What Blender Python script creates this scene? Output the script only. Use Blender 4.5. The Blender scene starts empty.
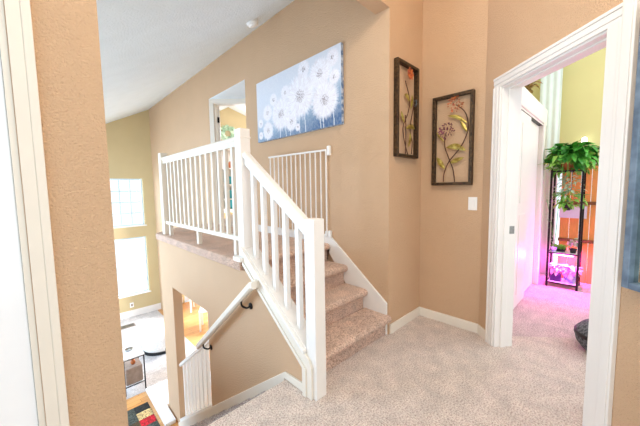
import bpy, bmesh, math, random
from mathutils import Vector, Matrix
random.seed(7)
sc = bpy.context.scene
C = sc.collection
PI = math.pi

# ------------------------------------------------------------------ materials
def srgb(r, g, b):
    f = lambda c: (c/255/12.92) if c/255 <= .04045 else ((c/255+.055)/1.055)**2.4
    return (f(r), f(g), f(b), 1)

def mat(name, col, rough=.6, metal=0, bump=0, bscale=200, var=0, vscale=6, col2=None, spec=.5, emit=0, trans=0, coord='Object', detail=2, bdist=.004):
    m = bpy.data.materials.new(name); m.use_nodes = True
    nt = m.node_tree; N = nt.nodes; L = nt.links
    b = N['Principled BSDF']
    b.inputs['Base Color'].default_value = col
    b.inputs['Roughness'].default_value = rough
    b.inputs['Metallic'].default_value = metal
    b.inputs['Specular IOR Level'].default_value = spec
    tc = N.new('ShaderNodeTexCoord')
    if col2 is None:
        k = 1-var
        col2 = (col[0]*k, col[1]*k, col[2]*k, 1)
        need = var > 0
    else: need = True
    if need:
        n = N.new('ShaderNodeTexNoise'); n.inputs['Scale'].default_value = vscale; n.inputs['Detail'].default_value = detail
        r = N.new('ShaderNodeValToRGB')
        r.color_ramp.elements[0].position = .36; r.color_ramp.elements[0].color = col2
        r.color_ramp.elements[1].position = .64; r.color_ramp.elements[1].color = col
        L.new(tc.outputs[coord], n.inputs['Vector']); L.new(n.outputs['Fac'], r.inputs['Fac'])
        L.new(r.outputs['Color'], b.inputs['Base Color'])
    if bump:
        n2 = N.new('ShaderNodeTexNoise'); n2.inputs['Scale'].default_value = bscale; n2.inputs['Detail'].default_value = 3
        bp = N.new('ShaderNodeBump'); bp.inputs['Strength'].default_value = bump; bp.inputs['Distance'].default_value = bdist
        L.new(tc.outputs[coord], n2.inputs['Vector']); L.new(n2.outputs['Fac'], bp.inputs['Height'])
        L.new(bp.outputs['Normal'], b.inputs['Normal'])
    if emit:
        b.inputs['Emission Color'].default_value = col; b.inputs['Emission Strength'].default_value = emit
    return m

def carpet(name, light, dark, s1=95, s2=9, bump=.9):
    m = bpy.data.materials.new(name); m.use_nodes = True
    nt = m.node_tree; N = nt.nodes; L = nt.links; b = N['Principled BSDF']
    b.inputs['Roughness'].default_value = .95; b.inputs['Specular IOR Level'].default_value = .1
    b.inputs['Sheen Weight'].default_value = .25
    tc = N.new('ShaderNodeTexCoord')
    n = N.new('ShaderNodeTexNoise'); n.inputs['Scale'].default_value = s1; n.inputs['Detail'].default_value = 3; n.inputs['Roughness'].default_value = .7
    r = N.new('ShaderNodeValToRGB')
    r.color_ramp.elements[0].position = .38; r.color_ramp.elements[0].color = dark
    r.color_ramp.elements[1].position = .56; r.color_ramp.elements[1].color = light
    n2 = N.new('ShaderNodeTexNoise'); n2.inputs['Scale'].default_value = s2; n2.inputs['Detail'].default_value = 4
    mp = N.new('ShaderNodeMapRange'); mp.inputs['From Min'].default_value = .3; mp.inputs['From Max'].default_value = .7
    mp.inputs['To Min'].default_value = .82; mp.inputs['To Max'].default_value = 1.08
    mx = N.new('ShaderNodeVectorMath'); mx.operation = 'SCALE'
    v = N.new('ShaderNodeTexVoronoi'); v.inputs['Scale'].default_value = s1*1.2
    ad = N.new('ShaderNodeMath'); ad.operation = 'SUBTRACT'
    bp = N.new('ShaderNodeBump'); bp.inputs['Strength'].default_value = bump; bp.inputs['Distance'].default_value = .012
    for x in (n, n2, v): L.new(tc.outputs['Object'], x.inputs['Vector'])
    L.new(n.outputs['Fac'], r.inputs['Fac']); L.new(n2.outputs['Fac'], mp.inputs['Value'])
    L.new(r.outputs['Color'], mx.inputs[0]); L.new(mp.outputs['Result'], mx.inputs['Scale'])
    L.new(mx.outputs['Vector'], b.inputs['Base Color'])
    L.new(n.outputs['Fac'], ad.inputs[0]); L.new(v.outputs['Distance'], ad.inputs[1])
    L.new(ad.outputs[0], bp.inputs['Height']); L.new(bp.outputs['Normal'], b.inputs['Normal'])
    return m

def wood(name, c1, c2, plank=.09, along='Y'):
    m = bpy.data.materials.new(name); m.use_nodes = True
    nt = m.node_tree; N = nt.nodes; L = nt.links; b = N['Principled BSDF']; b.inputs['Roughness'].default_value = .35
    tc = N.new('ShaderNodeTexCoord'); mp = N.new('ShaderNodeMapping')
    if along == 'Y': mp.inputs['Rotation'].default_value = (0, 0, PI/2)
    if along == 'Z': mp.inputs['Rotation'].default_value = (0, PI/2, PI/2)
    ph = plank if along != 'Z' else 9
    br = N.new('ShaderNodeTexBrick'); br.inputs['Scale'].default_value = 1
    br.inputs['Brick Width'].default_value = .9 if along != 'Z' else 9; br.inputs['Row Height'].default_value = ph
    br.inputs['Mortar Size'].default_value = .002; br.inputs['Color1'].default_value = c1; br.inputs['Color2'].default_value = c2
    br.inputs['Mortar'].default_value = (c2[0]*.4, c2[1]*.4, c2[2]*.4, 1)
    nz = N.new('ShaderNodeTexNoise'); nz.inputs['Scale'].default_value = 12; nz.inputs['Detail'].default_value = 5
    mp2 = N.new('ShaderNodeMapping'); mp2.inputs['Scale'].default_value = (1, 8, 8) if along == 'X' else ((8, 1, 8) if along == 'Y' else (8, 8, 1))
    mr = N.new('ShaderNodeMapRange'); mr.inputs['To Min'].default_value = .7; mr.inputs['To Max'].default_value = 1.15
    sc_ = N.new('ShaderNodeVectorMath'); sc_.operation = 'SCALE'
    L.new(tc.outputs['Object'], mp.inputs['Vector']); L.new(mp.outputs['Vector'], br.inputs['Vector'])
    L.new(tc.outputs['Object'], mp2.inputs['Vector']); L.new(mp2.outputs['Vector'], nz.inputs['Vector'])
    L.new(nz.outputs['Fac'], mr.inputs['Value']); L.new(br.outputs['Color'], sc_.inputs[0]); L.new(mr.outputs['Result'], sc_.inputs['Scale'])
    L.new(sc_.outputs['Vector'], b.inputs['Base Color'])
    return m

def vcol(name, rough=.7):
    m = bpy.data.materials.new(name); m.use_nodes = True
    nt = m.node_tree; b = nt.nodes['Principled BSDF']; b.inputs['Roughness'].default_value = rough
    a = nt.nodes.new('ShaderNodeVertexColor'); a.layer_name = 'Col'
    nt.links.new(a.outputs['Color'], b.inputs['Base Color'])
    return m

def glass(name):
    m = bpy.data.materials.new(name); m.use_nodes = True
    nt = m.node_tree; N = nt.nodes; L = nt.links
    N.remove(N['Principled BSDF'])
    t = N.new('ShaderNodeBsdfTransparent'); t.inputs['Color'].default_value = (.96, .98, .98, 1)
    g = N.new('ShaderNodeBsdfGlossy'); g.inputs['Roughness'].default_value = .02
    mx = N.new('ShaderNodeMixShader'); mx.inputs['Fac'].default_value = .06
    L.new(t.outputs[0], mx.inputs[1]); L.new(g.outputs[0], mx.inputs[2]); L.new(mx.outputs[0], N['Material Output'].inputs['Surface'])
    return m

M = dict(
    wall=mat('tan_wall_paint', srgb(211, 176, 141), .75, bump=1.0, bdist=.009, bscale=135, var=.03, vscale=3),
    wall_far=mat('daylight_tinted_wall_paint', srgb(204, 184, 140), .75, bump=.4, bscale=75, var=.03, vscale=3),  # tan paint shifted to beige: daylight on the far walls put into the colour
    wall_green=mat('pale_olive_wall_paint', srgb(216, 208, 146), .75, bump=.3, bscale=75, var=.03, vscale=3),
    white=mat('white_trim_paint', srgb(240, 236, 230), .38, var=.02, vscale=4),
    cream=mat('cream_and_shaded_trim_paint', srgb(234, 226, 212), .38, var=.02, vscale=4),
    ceil=mat('white_textured_ceiling', srgb(232, 240, 244), .9, bdist=.008, bump=1, bscale=60, var=.03, vscale=5),
    carpet=carpet('pinkish_beige_carpet', srgb(255, 240, 228), srgb(200, 172, 158), 105),
    carpet2=carpet('pink_lit_beige_carpet', srgb(246, 224, 220), srgb(192, 158, 156)),
    stairc=carpet('stair_carpet', srgb(250, 218, 196), srgb(190, 146, 120)),
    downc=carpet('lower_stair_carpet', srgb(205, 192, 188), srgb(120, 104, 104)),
    carpet3=carpet('grey_living_carpet', srgb(226, 222, 222), srgb(196, 190, 188), 60),
    oak=wood('oak_floor', srgb(226, 172, 108), srgb(212, 152, 88), .09, 'X'),
    pine=wood('orange_pine', srgb(238, 160, 84), srgb(216, 128, 58), .14, 'Z'),
    metal=mat('black_metal', srgb(34, 32, 32), .4, .6, var=.2, vscale=30),
    bronze=mat('dark_bronze_frame', srgb(48, 36, 26), .45, .5, bump=.6, bscale=120, col2=srgb(92, 70, 44), vscale=60),
    stem=mat('dark_copper_stem', srgb(92, 52, 36), .4, .6, var=.3, vscale=40),
    gold=mat('olive_gold_leaf_metal', srgb(196, 178, 92), .35, .5, col2=srgb(140, 116, 50), vscale=30),
    copper=mat('orange_copper_petal', srgb(206, 116, 62), .4, .4, col2=srgb(150, 66, 44), vscale=50),
    plum=mat('plum_petal', srgb(140, 70, 90), .45, .3, col2=srgb(90, 36, 56), vscale=50),
    greypetal=mat('blue_grey_petal', srgb(110, 118, 124), .45, .3, var=.3, vscale=50),
    glass=glass('window_glass'),
    vinyl=mat('white_window_vinyl', srgb(205, 218, 228), .5, var=.02),
    plastic=mat('white_plastic', srgb(245, 243, 238), .4, var=.02),
    leaf=mat('green_leaf', srgb(96, 184, 66), .45, col2=srgb(30, 112, 38), vscale=9),
    leafl=mat('light_green_leaf', srgb(168, 214, 96), .45, col2=srgb(96, 170, 60), vscale=12),
    leafp=mat('pale_green_leaf', srgb(206, 226, 196), .5, col2=srgb(140, 176, 140), vscale=12),
    petal=mat('pale_pink_blossom', srgb(246, 214, 232), .6, col2=srgb(226, 170, 204), vscale=14),
    purplepot=mat('dark_purple_pot', srgb(60, 28, 96), .4, var=.2),
    bluepot=mat('white_and_blue_pot', srgb(240, 236, 246), .35, col2=srgb(110, 120, 200), vscale=16),
    black=mat('black_plastic', srgb(26, 26, 28), .5, var=.2),
    pouf=mat('speckled_grey_fabric', srgb(120, 122, 128), .9, bump=.8, bscale=80, col2=srgb(48, 50, 56), vscale=60),
    fluffy=mat('white_boucle_fabric', srgb(240, 238, 232), .95, bump=1, bscale=60, var=.12, vscale=30),
    slate=mat('blue_grey_painted_frame', srgb(120, 140, 160), .4, col2=srgb(88, 106, 126), vscale=18),
    mirror=mat('silvered_mirror', srgb(205, 215, 205), .06, 1, var=.02),
    taupe=mat('taupe_storage_bin', srgb(168, 150, 138), .8, bump=.5, bscale=90, var=.2, vscale=20),
    amber=mat('amber_ceramic', srgb(196, 110, 54), .4, var=.2),
    steel=mat('brushed_steel', srgb(150, 146, 140), .3, .9, var=.2, vscale=30),
    dried=mat('golden_dried_stems', srgb(196, 160, 84), .8, col2=srgb(104, 76, 34), vscale=30),
    sheer=mat('white_sheer_fabric', srgb(232, 242, 232), .8, var=.04, vscale=10),
    teal=mat('teal_fabric', srgb(30, 140, 150), .8, var=.2, vscale=10),
    linen=mat('white_bedding', srgb(244, 244, 248), .85, bump=.4, bscale=40, var=.05),
    gloss=mat('glossy_white_laminate', srgb(246, 248, 250), .2, var=.02),
    rug=vcol('patchwork_rug_pile', .95), art=vcol('painted_canvas', .6),
    greyboard=mat('pale_grey_board', srgb(210, 208, 214), .6, var=.05),
    brownrail=mat('brown_rail_wood', srgb(130, 78, 42), .6, var=.3, vscale=20),
)
lamp = bpy.data.materials.new('grow_lamp_glow'); lamp.use_nodes = True
lamp.node_tree.nodes['Principled BSDF'].inputs['Emission Color'].default_value = (1, .12, .75, 1)
lamp.node_tree.nodes['Principled BSDF'].inputs['Emission Strength'].default_value = 12
M['growlamp'] = lamp
lampw = bpy.data.materials.new('white_lamp_glow'); lampw.use_nodes = True
lampw.node_tree.nodes['Principled BSDF'].inputs['Emission Color'].default_value = (1, .97, .95, 1)
lampw.node_tree.nodes['Principled BSDF'].inputs['Emission Strength'].default_value = 5
M['whitelamp'] = lampw

# ------------------------------------------------------------------ mesh helpers
def BM(): return bmesh.new()
def box(bm, x0, x1, y0, y1, z0, z1):
    v = [bm.verts.new(p) for p in [(x0,y0,z0),(x1,y0,z0),(x1,y1,z0),(x0,y1,z0),(x0,y0,z1),(x1,y0,z1),(x1,y1,z1),(x0,y1,z1)]]
    for f in [(3,2,1,0),(4,5,6,7),(0,1,5,4),(1,2,6,5),(2,3,7,6),(3,0,4,7)]: bm.faces.new([v[i] for i in f])
    return bm
def prism(bm, pts, d):
    """pts: closed polygon of 3-D points, extruded by vector d"""
    d = Vector(d); a = [bm.verts.new(Vector(p)) for p in pts]; b = [bm.verts.new(Vector(p)+d) for p in pts]
    n = len(pts)
    f1 = bm.faces.new(a); f2 = bm.faces.new(b[::-1])
    for i in range(n): bm.faces.new([a[i], b[i], b[(i+1)%n], a[(i+1)%n]][::-1])
    bmesh.ops.recalc_face_normals(bm, faces=bm.faces)
    return bm
def prismX(bm, yz, x0, x1): return prism(bm, [(x0, y, z) for y, z in yz], (x1-x0, 0, 0))
def prismY(bm, xz, y0, y1): return prism(bm, [(x, y0, z) for x, z in xz], (0, y1-y0, 0))
def prismZ(bm, xy, z0, z1): return prism(bm, [(x, y, z0) for x, y in xy], (0, 0, z1-z0))
def beam(bm, a, b, w, h, up=(0,0,1), chamfer=0):
    """rectangular bar from a to b, w across, h along up"""
    a, b = Vector(a), Vector(b); d = (b-a).normalized(); s = d.cross(Vector(up)).normalized(); u = s.cross(d).normalized()
    c = chamfer
    if c: pr = [(-w/2+c,-h/2),(w/2-c,-h/2),(w/2,-h/2+c),(w/2,h/2-c),(w/2-c,h/2),(-w/2+c,h/2),(-w/2,h/2-c),(-w/2,-h/2+c)]
    else: pr = [(-w/2,-h/2),(w/2,-h/2),(w/2,h/2),(-w/2,h/2)]
    return prism(bm, [a+s*x+u*y for x, y in pr], b-a)
def tube(bm, pts, r, n=8, r2=None):
    pts = [Vector(p) for p in pts]; rings = []
    for i, p in enumerate(pts):
        t = (pts[min(i+1, len(pts)-1)]-pts[max(i-1, 0)]).normalized()
        ref = Vector((0,0,1)) if abs(t.z) < .9 else Vector((1,0,0))
        s = t.cross(ref).normalized(); u = s.cross(t)
        rr = r if r2 is None else r+(r2-r)*i/(len(pts)-1)
        rings.append([bm.verts.new(p+(s*math.cos(2*PI*k/n)+u*math.sin(2*PI*k/n))*rr) for k in range(n)])
    for a, b in zip(rings, rings[1:]):
        for k in range(n): bm.faces.new([a[k], a[(k+1)%n], b[(k+1)%n], b[k]])
    bm.faces.new(rings[0][::-1]); bm.faces.new(rings[-1])
    return bm
def smoothpts(pts, n=5):
    pts = [Vector(p) for p in pts]; out = []
    for i in range(len(pts)-1):
        p0, p1, p2, p3 = pts[max(i-1,0)], pts[i], pts[i+1], pts[min(i+2, len(pts)-1)]
        for k in range(n):
            t = k/n
            out.append(.5*((2*p1)+(p2-p0)*t+(2*p0-5*p1+4*p2-p3)*t*t+(3*p1-p0-3*p2+p3)*t**3))
    out.append(pts[-1]); return out
def lathe(bm, prof, c, n=24, close=True):
    c = Vector(c); rings = [[bm.verts.new(c+Vector((r*math.cos(2*PI*k/n), r*math.sin(2*PI*k/n), z))) for k in range(n)] for r, z in prof]
    for a, b in zip(rings, rings[1:]):
        for k in range(n): bm.faces.new([a[k], a[(k+1)%n], b[(k+1)%n], b[k]])
    if close: bm.faces.new(rings[0][::-1]); bm.faces.new(rings[-1])
    return bm
def leaf(bm, p, d, nrm, L, W, droop=.25, seg=4):
    p, d = Vector(p), Vector(d).normalized(); s = d.cross(Vector(nrm)).normalized(); u = s.cross(d).normalized()
    prev = None
    for i in range(seg+1):
        t = i/seg; w = W*math.sin(PI*min(1, .06+t*.94))**.8*.5*(1-.25*t)
        if i == seg: w = .0006
        c = p+d*L*t-u*L*droop*t*t
        ring = [bm.verts.new(c-s*w+u*w*.35), bm.verts.new(c), bm.verts.new(c+s*w+u*w*.35)]
        if prev:
            bm.faces.new([prev[0], prev[1], ring[1], ring[0]]); bm.faces.new([prev[1], prev[2], ring[2], ring[1]])
        prev = ring
    return bm

def obj(name, bm, m, parent=None, base=None, bevel=0, smooth=False, solid=0, label=None):
    if isinstance(m, str): m = M[m]
    me = bpy.data.meshes.new(name)
    if parent is not None and base is None: base = parent.get('_b') 
    if base is not None:
        bmesh.ops.translate(bm, verts=bm.verts, vec=-Vector(base))
    bm.to_mesh(me); bm.free(); me.materials.append(m)
    o = bpy.data.objects.new(name, me); C.objects.link(o)
    if parent is not None: o.parent = parent
    elif base is not None: o.location = base
    if smooth:
        for p in me.polygons: p.use_smooth = True
    if solid:
        s = o.modifiers.new('s', 'SOLIDIFY'); s.thickness = solid
    if bevel:
        b = o.modifiers.new('b', 'BEVEL'); b.width = bevel; b.segments = 2; b.limit_method = 'ANGLE'
    if label: o['label'] = label
    return o
def tag(o, label, cat, group=None, kind=None):
    o['label'] = label; o['category'] = cat
    if group: o['group'] = group
    if kind: o['kind'] = kind
    return o
THINGS = []
def thing(name, label, cat, base, group=None):
    o = bpy.data.objects.new(name, None); C.objects.link(o); o.empty_display_size = .05
    o.location = base; o['_b'] = tuple(base); THINGS.append(o)
    tag(o, label, cat, group)
    return o
def sub(name, bm, m, part, **k):
    """a sub-part: the part's own origin sits at its thing's base"""
    return obj(name, bm, m, part, base=part.parent['_b'] if part.parent is not None and '_b' in part.parent else (0,0,0), **k)
def struct(name, bm, m, parent=None, **k):
    o = obj(name, bm, m, parent, **k)
    if parent is None: o['kind'] = 'structure'
    return o

F = -1.80            # lower floor
LOFT = .736
# door wall at 45 degrees
P0 = Vector((2.59, .668)); DC = Vector((.6756, .7373)); NC = Vector((.7373, -.6756))
def dw(s, n=0, z=0):
    p = P0+DC*s+NC*n; return (p.x, p.y, z)
def dbox(bm, s0, s1, n0, n1, z0, z1):
    return prism(bm, [dw(s0,n0,z0), dw(s1,n0,z0), dw(s1,n1,z0), dw(s0,n1,z0)], (0,0,z1-z0))

# ------------------------------------------------------------------ setting
b = BM()
prismZ(b, [(-1.6,-2.2),(3.0,-2.2),(3.3,.05),(3.208,.185),(2.858,.596),(2.75,.86),(2.75,1.40),(1.24,1.40),(1.134,1.40),(1.134,1.53),(.0,1.53),(-1.6,1.53)], -.2, 0)
struct('floor', b, 'carpet')
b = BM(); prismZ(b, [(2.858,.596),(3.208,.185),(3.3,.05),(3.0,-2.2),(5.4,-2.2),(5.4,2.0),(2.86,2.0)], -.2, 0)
struct('floor_bedroom', b, 'carpet2')  # pinker tone past this edge puts the doorway light into the carpet colour
b = BM(); box(b, -3, .99, 3.87, 4.99, F-.1, F); box(b, 2.05, 6, 2.2, 8.3, F-.1, F); box(b, .99, 2.05, 3.87, 4.99, F-.1, F)
struct('floor_oak', b, 'oak')
b = BM(); box(b, -3, 2.05, 4.99, 8.3, F-.1, F+.006)
struct('floor_living', b, 'carpet3')
# loft floor with its rounded carpet lip
b = BM(); prismZ(b, [(1.115,2.075),(1.235,2.075),(1.235,2.10),(2.15,2.10),(2.15,4.95),(1.7,4.95),(1.16,4.42),(1.115,4.34)], .655, LOFT)
struct('floor_loft', b, 'stairc', bevel=.03)
b = BM(); prismZ(b, [(2.15,3.66),(5.6,3.2),(8,6),(5.5,9.5),(2.28,4.95),(2.15,4.95)], .5, LOFT)
struct('floor_loft_room', b, 'carpet')
b = BM(); prismZ(b, [(1.27,2.2),(2.15,2.2),(2.15,4.93),(1.7,4.93),(1.27,4.5)], .45, .65)
struct('ceiling_under_loft', b, 'ceil')

# wall that carries the stair railing, with the opening beside the lower flight
b = BM()
prismX(b, [(1.32,F),(2.829,F),(2.829,.655),(2.06,.655),(2.0,.70),(1.36,.24),(1.32,.20)], 1.15, 1.23)
box(b, 1.15, 1.26, 2.829, 3.889, .085, .655)
box(b, 1.15, 1.26, 3.889, 4.35, F, .655)
prismX(b, [(2.829,F),(3.889,F),(3.889,-1.74),(2.829,-.958)], 1.15, 1.26)
struct('wall_stair', b, 'wall')
# painting wall
b = BM()
N_Y0, N_Y1, N_Z = 3.65, 4.84, 2.815
prism(b, [(2.15,1.365,-.1),(2.15,1.365,3.6),(2.15,N_Y0,3.6),(2.15,N_Y0,-.1)], (.12,0,0))
box(b, 2.15, 2.27, N_Y0, N_Y1, N_Z, 3.6)
box(b, 2.15, 2.27, N_Y0, N_Y1, .45, .70)
box(b, 2.15, 2.27, N_Y1, 8.3, .45, 3.6)
box(b, 2.15, 2.27, 7.5, 8.3, F, .45)
struct('wall_painting', b, 'wall')
b = BM(); box(b, 2.27, 2.72, 1.365, 1.50, 0, 3.6); box(b, 2.72, 2.86, .80, 1.50, 0, 3.6)
struct('wall_recess', b, 'wall')
b = BM()
dbox(b, -.012, .186, 0, .14, 0, 3.6); dbox(b, -.828, -.012, 0, .14, 2.058, 3.6); dbox(b, -2.2, -.828, 0, .14, 0, 3.6)
struct('wall_doorway', b, 'wall')
b = BM(); box(b, -.036, .225, 1.5, 1.62, 0, 3.6); box(b, -.85, -.036, 1.5, 1.62, 2.05, 3.6); box(b, -1.5, -.85, 1.5, 1.62, 0, 3.6)
box(b, .1, .225, 1.62, 3.87, F, .05)
struct('wall_left', b, 'wall')
b = BM(); box(b, .225, 2.15, 1.365, 1.5, 2.757, 3.6)
struct('wall_header', b, 'wall')
# far wall with two stacked window openings and a glazed door further right
b = BM(); Y = 8.3
wx0, wx1 = .72, 1.91
box(b, -3, wx0, Y, Y+.16, F, 3.6); box(b, wx1, 2.75, Y, Y+.16, F, 3.6); box(b, 3.75, 6, Y, Y+.16, F, 3.6); box(b, 2.75, 3.75, Y, Y+.16, .2, 3.6)
box(b, wx0, wx1, Y, Y+.16, 1.622, 3.6); box(b, wx0, wx1, Y, Y+.16, .178, .468); box(b, wx0, wx1, Y, Y+.16, F, -1.245)
struct('wall_far', b, 'wall_far')
# sloping ceiling of the living room
def cz(x): return 3.345+.53*(x-2.15)
b = BM(); prismY(b, [(2.28,cz(2.28)),(-.5,cz(-.5)),(-.5,cz(-.5)+.12),(2.28,cz(2.28)+.12)], 1.5, 8.4)
struct('ceiling_living', b, 'ceil')
b = BM(); box(b, -1.6, 3.6, -.6, 1.45, 3.5, 3.6)
struct('ceiling_hall', b, 'ceil')
# windows
def window(name, x0, x1, z0, z1, cols, rows, y=Y+.09):
    f = BM(); t = .035
    box(f, x0, x0+t, y-.03, y+.03, z0, z1); box(f, x1-t, x1, y-.03, y+.03, z0, z1)
    box(f, x0+t, x1-t, y-.03, y+.03, z0, z0+t); box(f, x0+t, x1-t, y-.03, y+.03, z1-t, z1)
    w = struct(name, f, 'vinyl')
    g = BM(); box(g, x0+t, x1-t, y-.004, y+.004, z0+t, z1-t); obj('pane', g, 'glass', w)
    if cols > 1:
        m = BM()
        for i in range(1, cols):
            x = x1-t-(x1-x0-2*t)*i/cols; box(m, x-.010, x+.010, y+.006, y+.016, z0+t, z1-t)
        for i in range(1, rows):
            z = z0+t+(z1-z0-2*t)*i/rows; box(m, x0+t, x1-t, y+.017, y+.026, z-.010, z+.010)
        obj('muntin_grid', m, 'vinyl', w)
    s = BM(); box(s, x0-.02, x1+.03, Y-.03, Y+.058, z0-.025, z0+.002); obj('window_sill', s, 'white', w)
window('window_1', wx0, wx1, .468, 1.622, 5, 4)
window('window_2', wx0, wx1, -1.245, .178, 1, 1)
f = BM(); 
for x in (2.75, 3.22, 3.69): box(f, x, x+.06, Y+.03, Y+.09, F, .2)
box(f, 2.81, 3.69, Y+.03, Y+.09, .12, .2); box(f, 2.81, 3.69, Y+.03, Y+.09, F, F+.12)
d4 = struct('door_4', f, 'vinyl')
g = BM(); box(g, 2.81, 3.69, Y+.055, Y+.062, F+.12, .12); obj('pane', g, 'glass', d4)
# baseboards
b = BM(); box(b, -.5, 2.15, Y-.015, Y, F, F+.17); box(b, 2.15, 2.7, Y-.015, Y, F, F+.17)
struct('baseboard_far', b, 'white', bevel=.004)
BH = .088
b = BM(); prismZ(b, [(2.165,1.365),(2.165,1.351),(2.705,1.351),(2.705,.808),(2.72,.80),(2.72,1.365)], 0, BH)
struct('baseboard_recess', b, 'cream', bevel=.004)
b = BM(); dbox(b, .056, .18, -.014, 0, 0, BH); struct('baseboard_doorway', b, 'cream', bevel=.004)
b = BM(); dbox(b, -2.2, -.951, -.014, 0, 0, BH); struct('baseboard_right', b, 'cream', bevel=.004)
# skirt board beside the upper flight, then level along the loft
b = BM(); sk = lambda y: .287+.785*(y-1.375)
prismX(b, [(1.375,.0),(1.375,sk(1.375)),(2.05,sk(2.05)),(2.06,.86),(2.12,.86),(2.12,.826),(3.65,.826),(3.65,LOFT-.03),(2.12,LOFT-.03),(1.55,.0)], 2.13, 2.15)
struct('trim_upper_flight', b, 'white', bevel=.003)
# skirt board beside the lower flight
b = BM()
prismX(b, [(1.335,0),(1.335,.058),(1.548,.046),(3.93,-1.765),(3.93,F),(3.8,F),(1.548,-.16),(1.548,0)], 1.135, 1.15)
struct('trim_lower_flight', b, 'cream', bevel=.003)
b = BM(); box(b, .225, .24, 1.5, 1.62, -.2, .085); struct('trim_wall_end', b, 'white')

# ------------------------------------------------------------------ doorway on the right
def casing(bm, s0, s1, z0, z1, flip=1, vertical=True):
    """stepped moulding: three bands of different thickness"""
    w = s1-s0
    if vertical:
        for a, c, t in ((0,.34,.012),(.34,.8,.016),(.8,1,.021)) if flip > 0 else ((0,.2,.021),(.2,.66,.016),(.66,1,.012)):
            dbox(bm, s0+w*a, s0+w*c, -t, 0, z0, z1)
    return bm
b = BM()
casing(b, -.02, .056, 0, 2.058, 1)
casing(b, -.889, -.813, 0, 2.058, -1)
for a, c, t in ((2.05,2.075,.012),(2.075,2.11,.016),(2.11,2.128,.021)): dbox(b, -.889, .056, -t, 0, a, c)
struct('trim_doorway', b, 'white', bevel=.003)
b = BM()
dbox(b, -.032, -.012, 0, .15, 0, 2.058); dbox(b, -.828, -.808, 0, .15, 0, 2.058); dbox(b, -.808, -.032, 0, .15, 2.038, 2.058)
dbox(b, -.044, -.032, .045, .085, 0, 2.038); dbox(b, -.808, -.796, .045, .085, 0, 2.038); dbox(b, -.796, -.044, .045, .085, 2.026, 2.038)
d1 = struct('door_1', b, 'white', bevel=.002)
b = BM(); dbox(b, -.0345, -.0315, .092, .13, .925, .985); obj('strike_plate', b, 'steel', d1)
b = BM(); dbox(b, -.950, -.890, -.024, 0, 0, 3.5); dbox(b, -.940, -.900, -.03, -.024, 0, 3.5)
struct('trim_corner', b, 'white', bevel=.003)

# door on the left of the camera
b = BM(); box(b, -.034, .004, 1.484, 1.5, 0, 2.05); box(b, .004, .030, 1.480, 1.5, 0, 2.05)
box(b, -.055, -.036, 1.50, 1.64, 0, 2.05); box(b, -.86, -.85+.0, 1.495, 1.64, 0, 2.05)
box(b, -.9, .036, 1.478, 1.5, 2.05, 2.12)
struct('trim_left_door', b, 'cream', bevel=.002)
b = BM(); box(b, -.85, -.0565, 1.512, 1.55, .01, 2.04)
d2 = struct('door_2', b, 'gloss', bevel=.003)
b = BM()
for z0, z1 in ((.2,.95),(1.1,1.9)):
    for x0, x1 in ((-.75,-.5),(-.42,-.16)): box(b, x0, x1, 1.506, 1.512, z0, z1)
obj('door_panel', b, 'gloss', d2, bevel=.003)

# ------------------------------------------------------------------ bedroom beyond the right doorway
b = BM(); box(b, 2.9, 3.0, .70, .78, 0, 2.25)            # stub beside the closet
box(b, 4.62, 4.74, .70, .80, 0, 2.25); box(b, 3.0, 4.62, .70, .78, 2.05, 2.25)
struct('wall_closet', b, 'white')
b = BM(); box(b, 2.9, 4.76, .682, .70, 2.07, 2.255); box(b, 4.60, 4.70, .682, .70, 0, 2.07)
struct('trim_closet', b, 'white', bevel=.004)
b = BM(); box(b, 3.0, 3.95, .705, .735, .012, 2.045)
d3 = struct('door_3', b, 'white', bevel=.003)
b = BM(); box(b, 3.85, 4.60, .74, .765, .012, 2.045); obj('rear_door', b, 'white', d3)
b = BM(); box(b, 3.0, 4.60, .703, .77, 2.047, 2.05+.006); obj('door_track', b, 'metal', d3)
b = BM()
for z0, z1 in ((.15,1.0),(1.12,1.93)):
    for x0, x1 in ((3.12,3.48),(3.55,3.85)): box(b, x0, x1, .70, .705, z0, z1)
obj('door_panel', b, 'white', d3, bevel=.002)
b = BM(); box(b, 2.9, 4.95, .78, 2.0, 2.16, 2.25); struct('trim_closet_ledge', b, 'white')
b = BM(); box(b, 2.8, 5.4, 1.7, 1.8, 2.25, 3.8); struct('wall_bedroom_side', b, 'wall_green')
# back wall with a tall glazed opening on its left
b = BM(); bx = 5.3
box(b, bx, bx+.12, -1.4, .10, 0, 3.8); box(b, bx, bx+.12, .10, 1.0, 1.62, 3.8); box(b, bx, bx+.12, 1.0, 2.0, 0, 3.8); box(b, bx, bx+.12, .10, 1.0, 0, .06)
struct('wall_bedroom', b, 'wall_green')
f = BM()
box(f, bx+.02, bx+.08, .10, .15, .06, 1.62); box(f, bx+.02, bx+.08, .95, 1.0, .06, 1.62); box(f, bx+.02, bx+.08, .15, .95, 1.57, 1.62); box(f, bx+.02, bx+.08, .15, .95, .06, .11)
w = struct('window_3', f, 'vinyl'); g = BM(); box(g, bx+.045, bx+.052, .15, .95, .11, 1.57); obj('pane', g, 'glass', w)
b = BM(); box(b, bx-.015, bx, -1.4, .10, 0, .1); struct('baseboard_bedroom', b, 'white')
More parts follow.
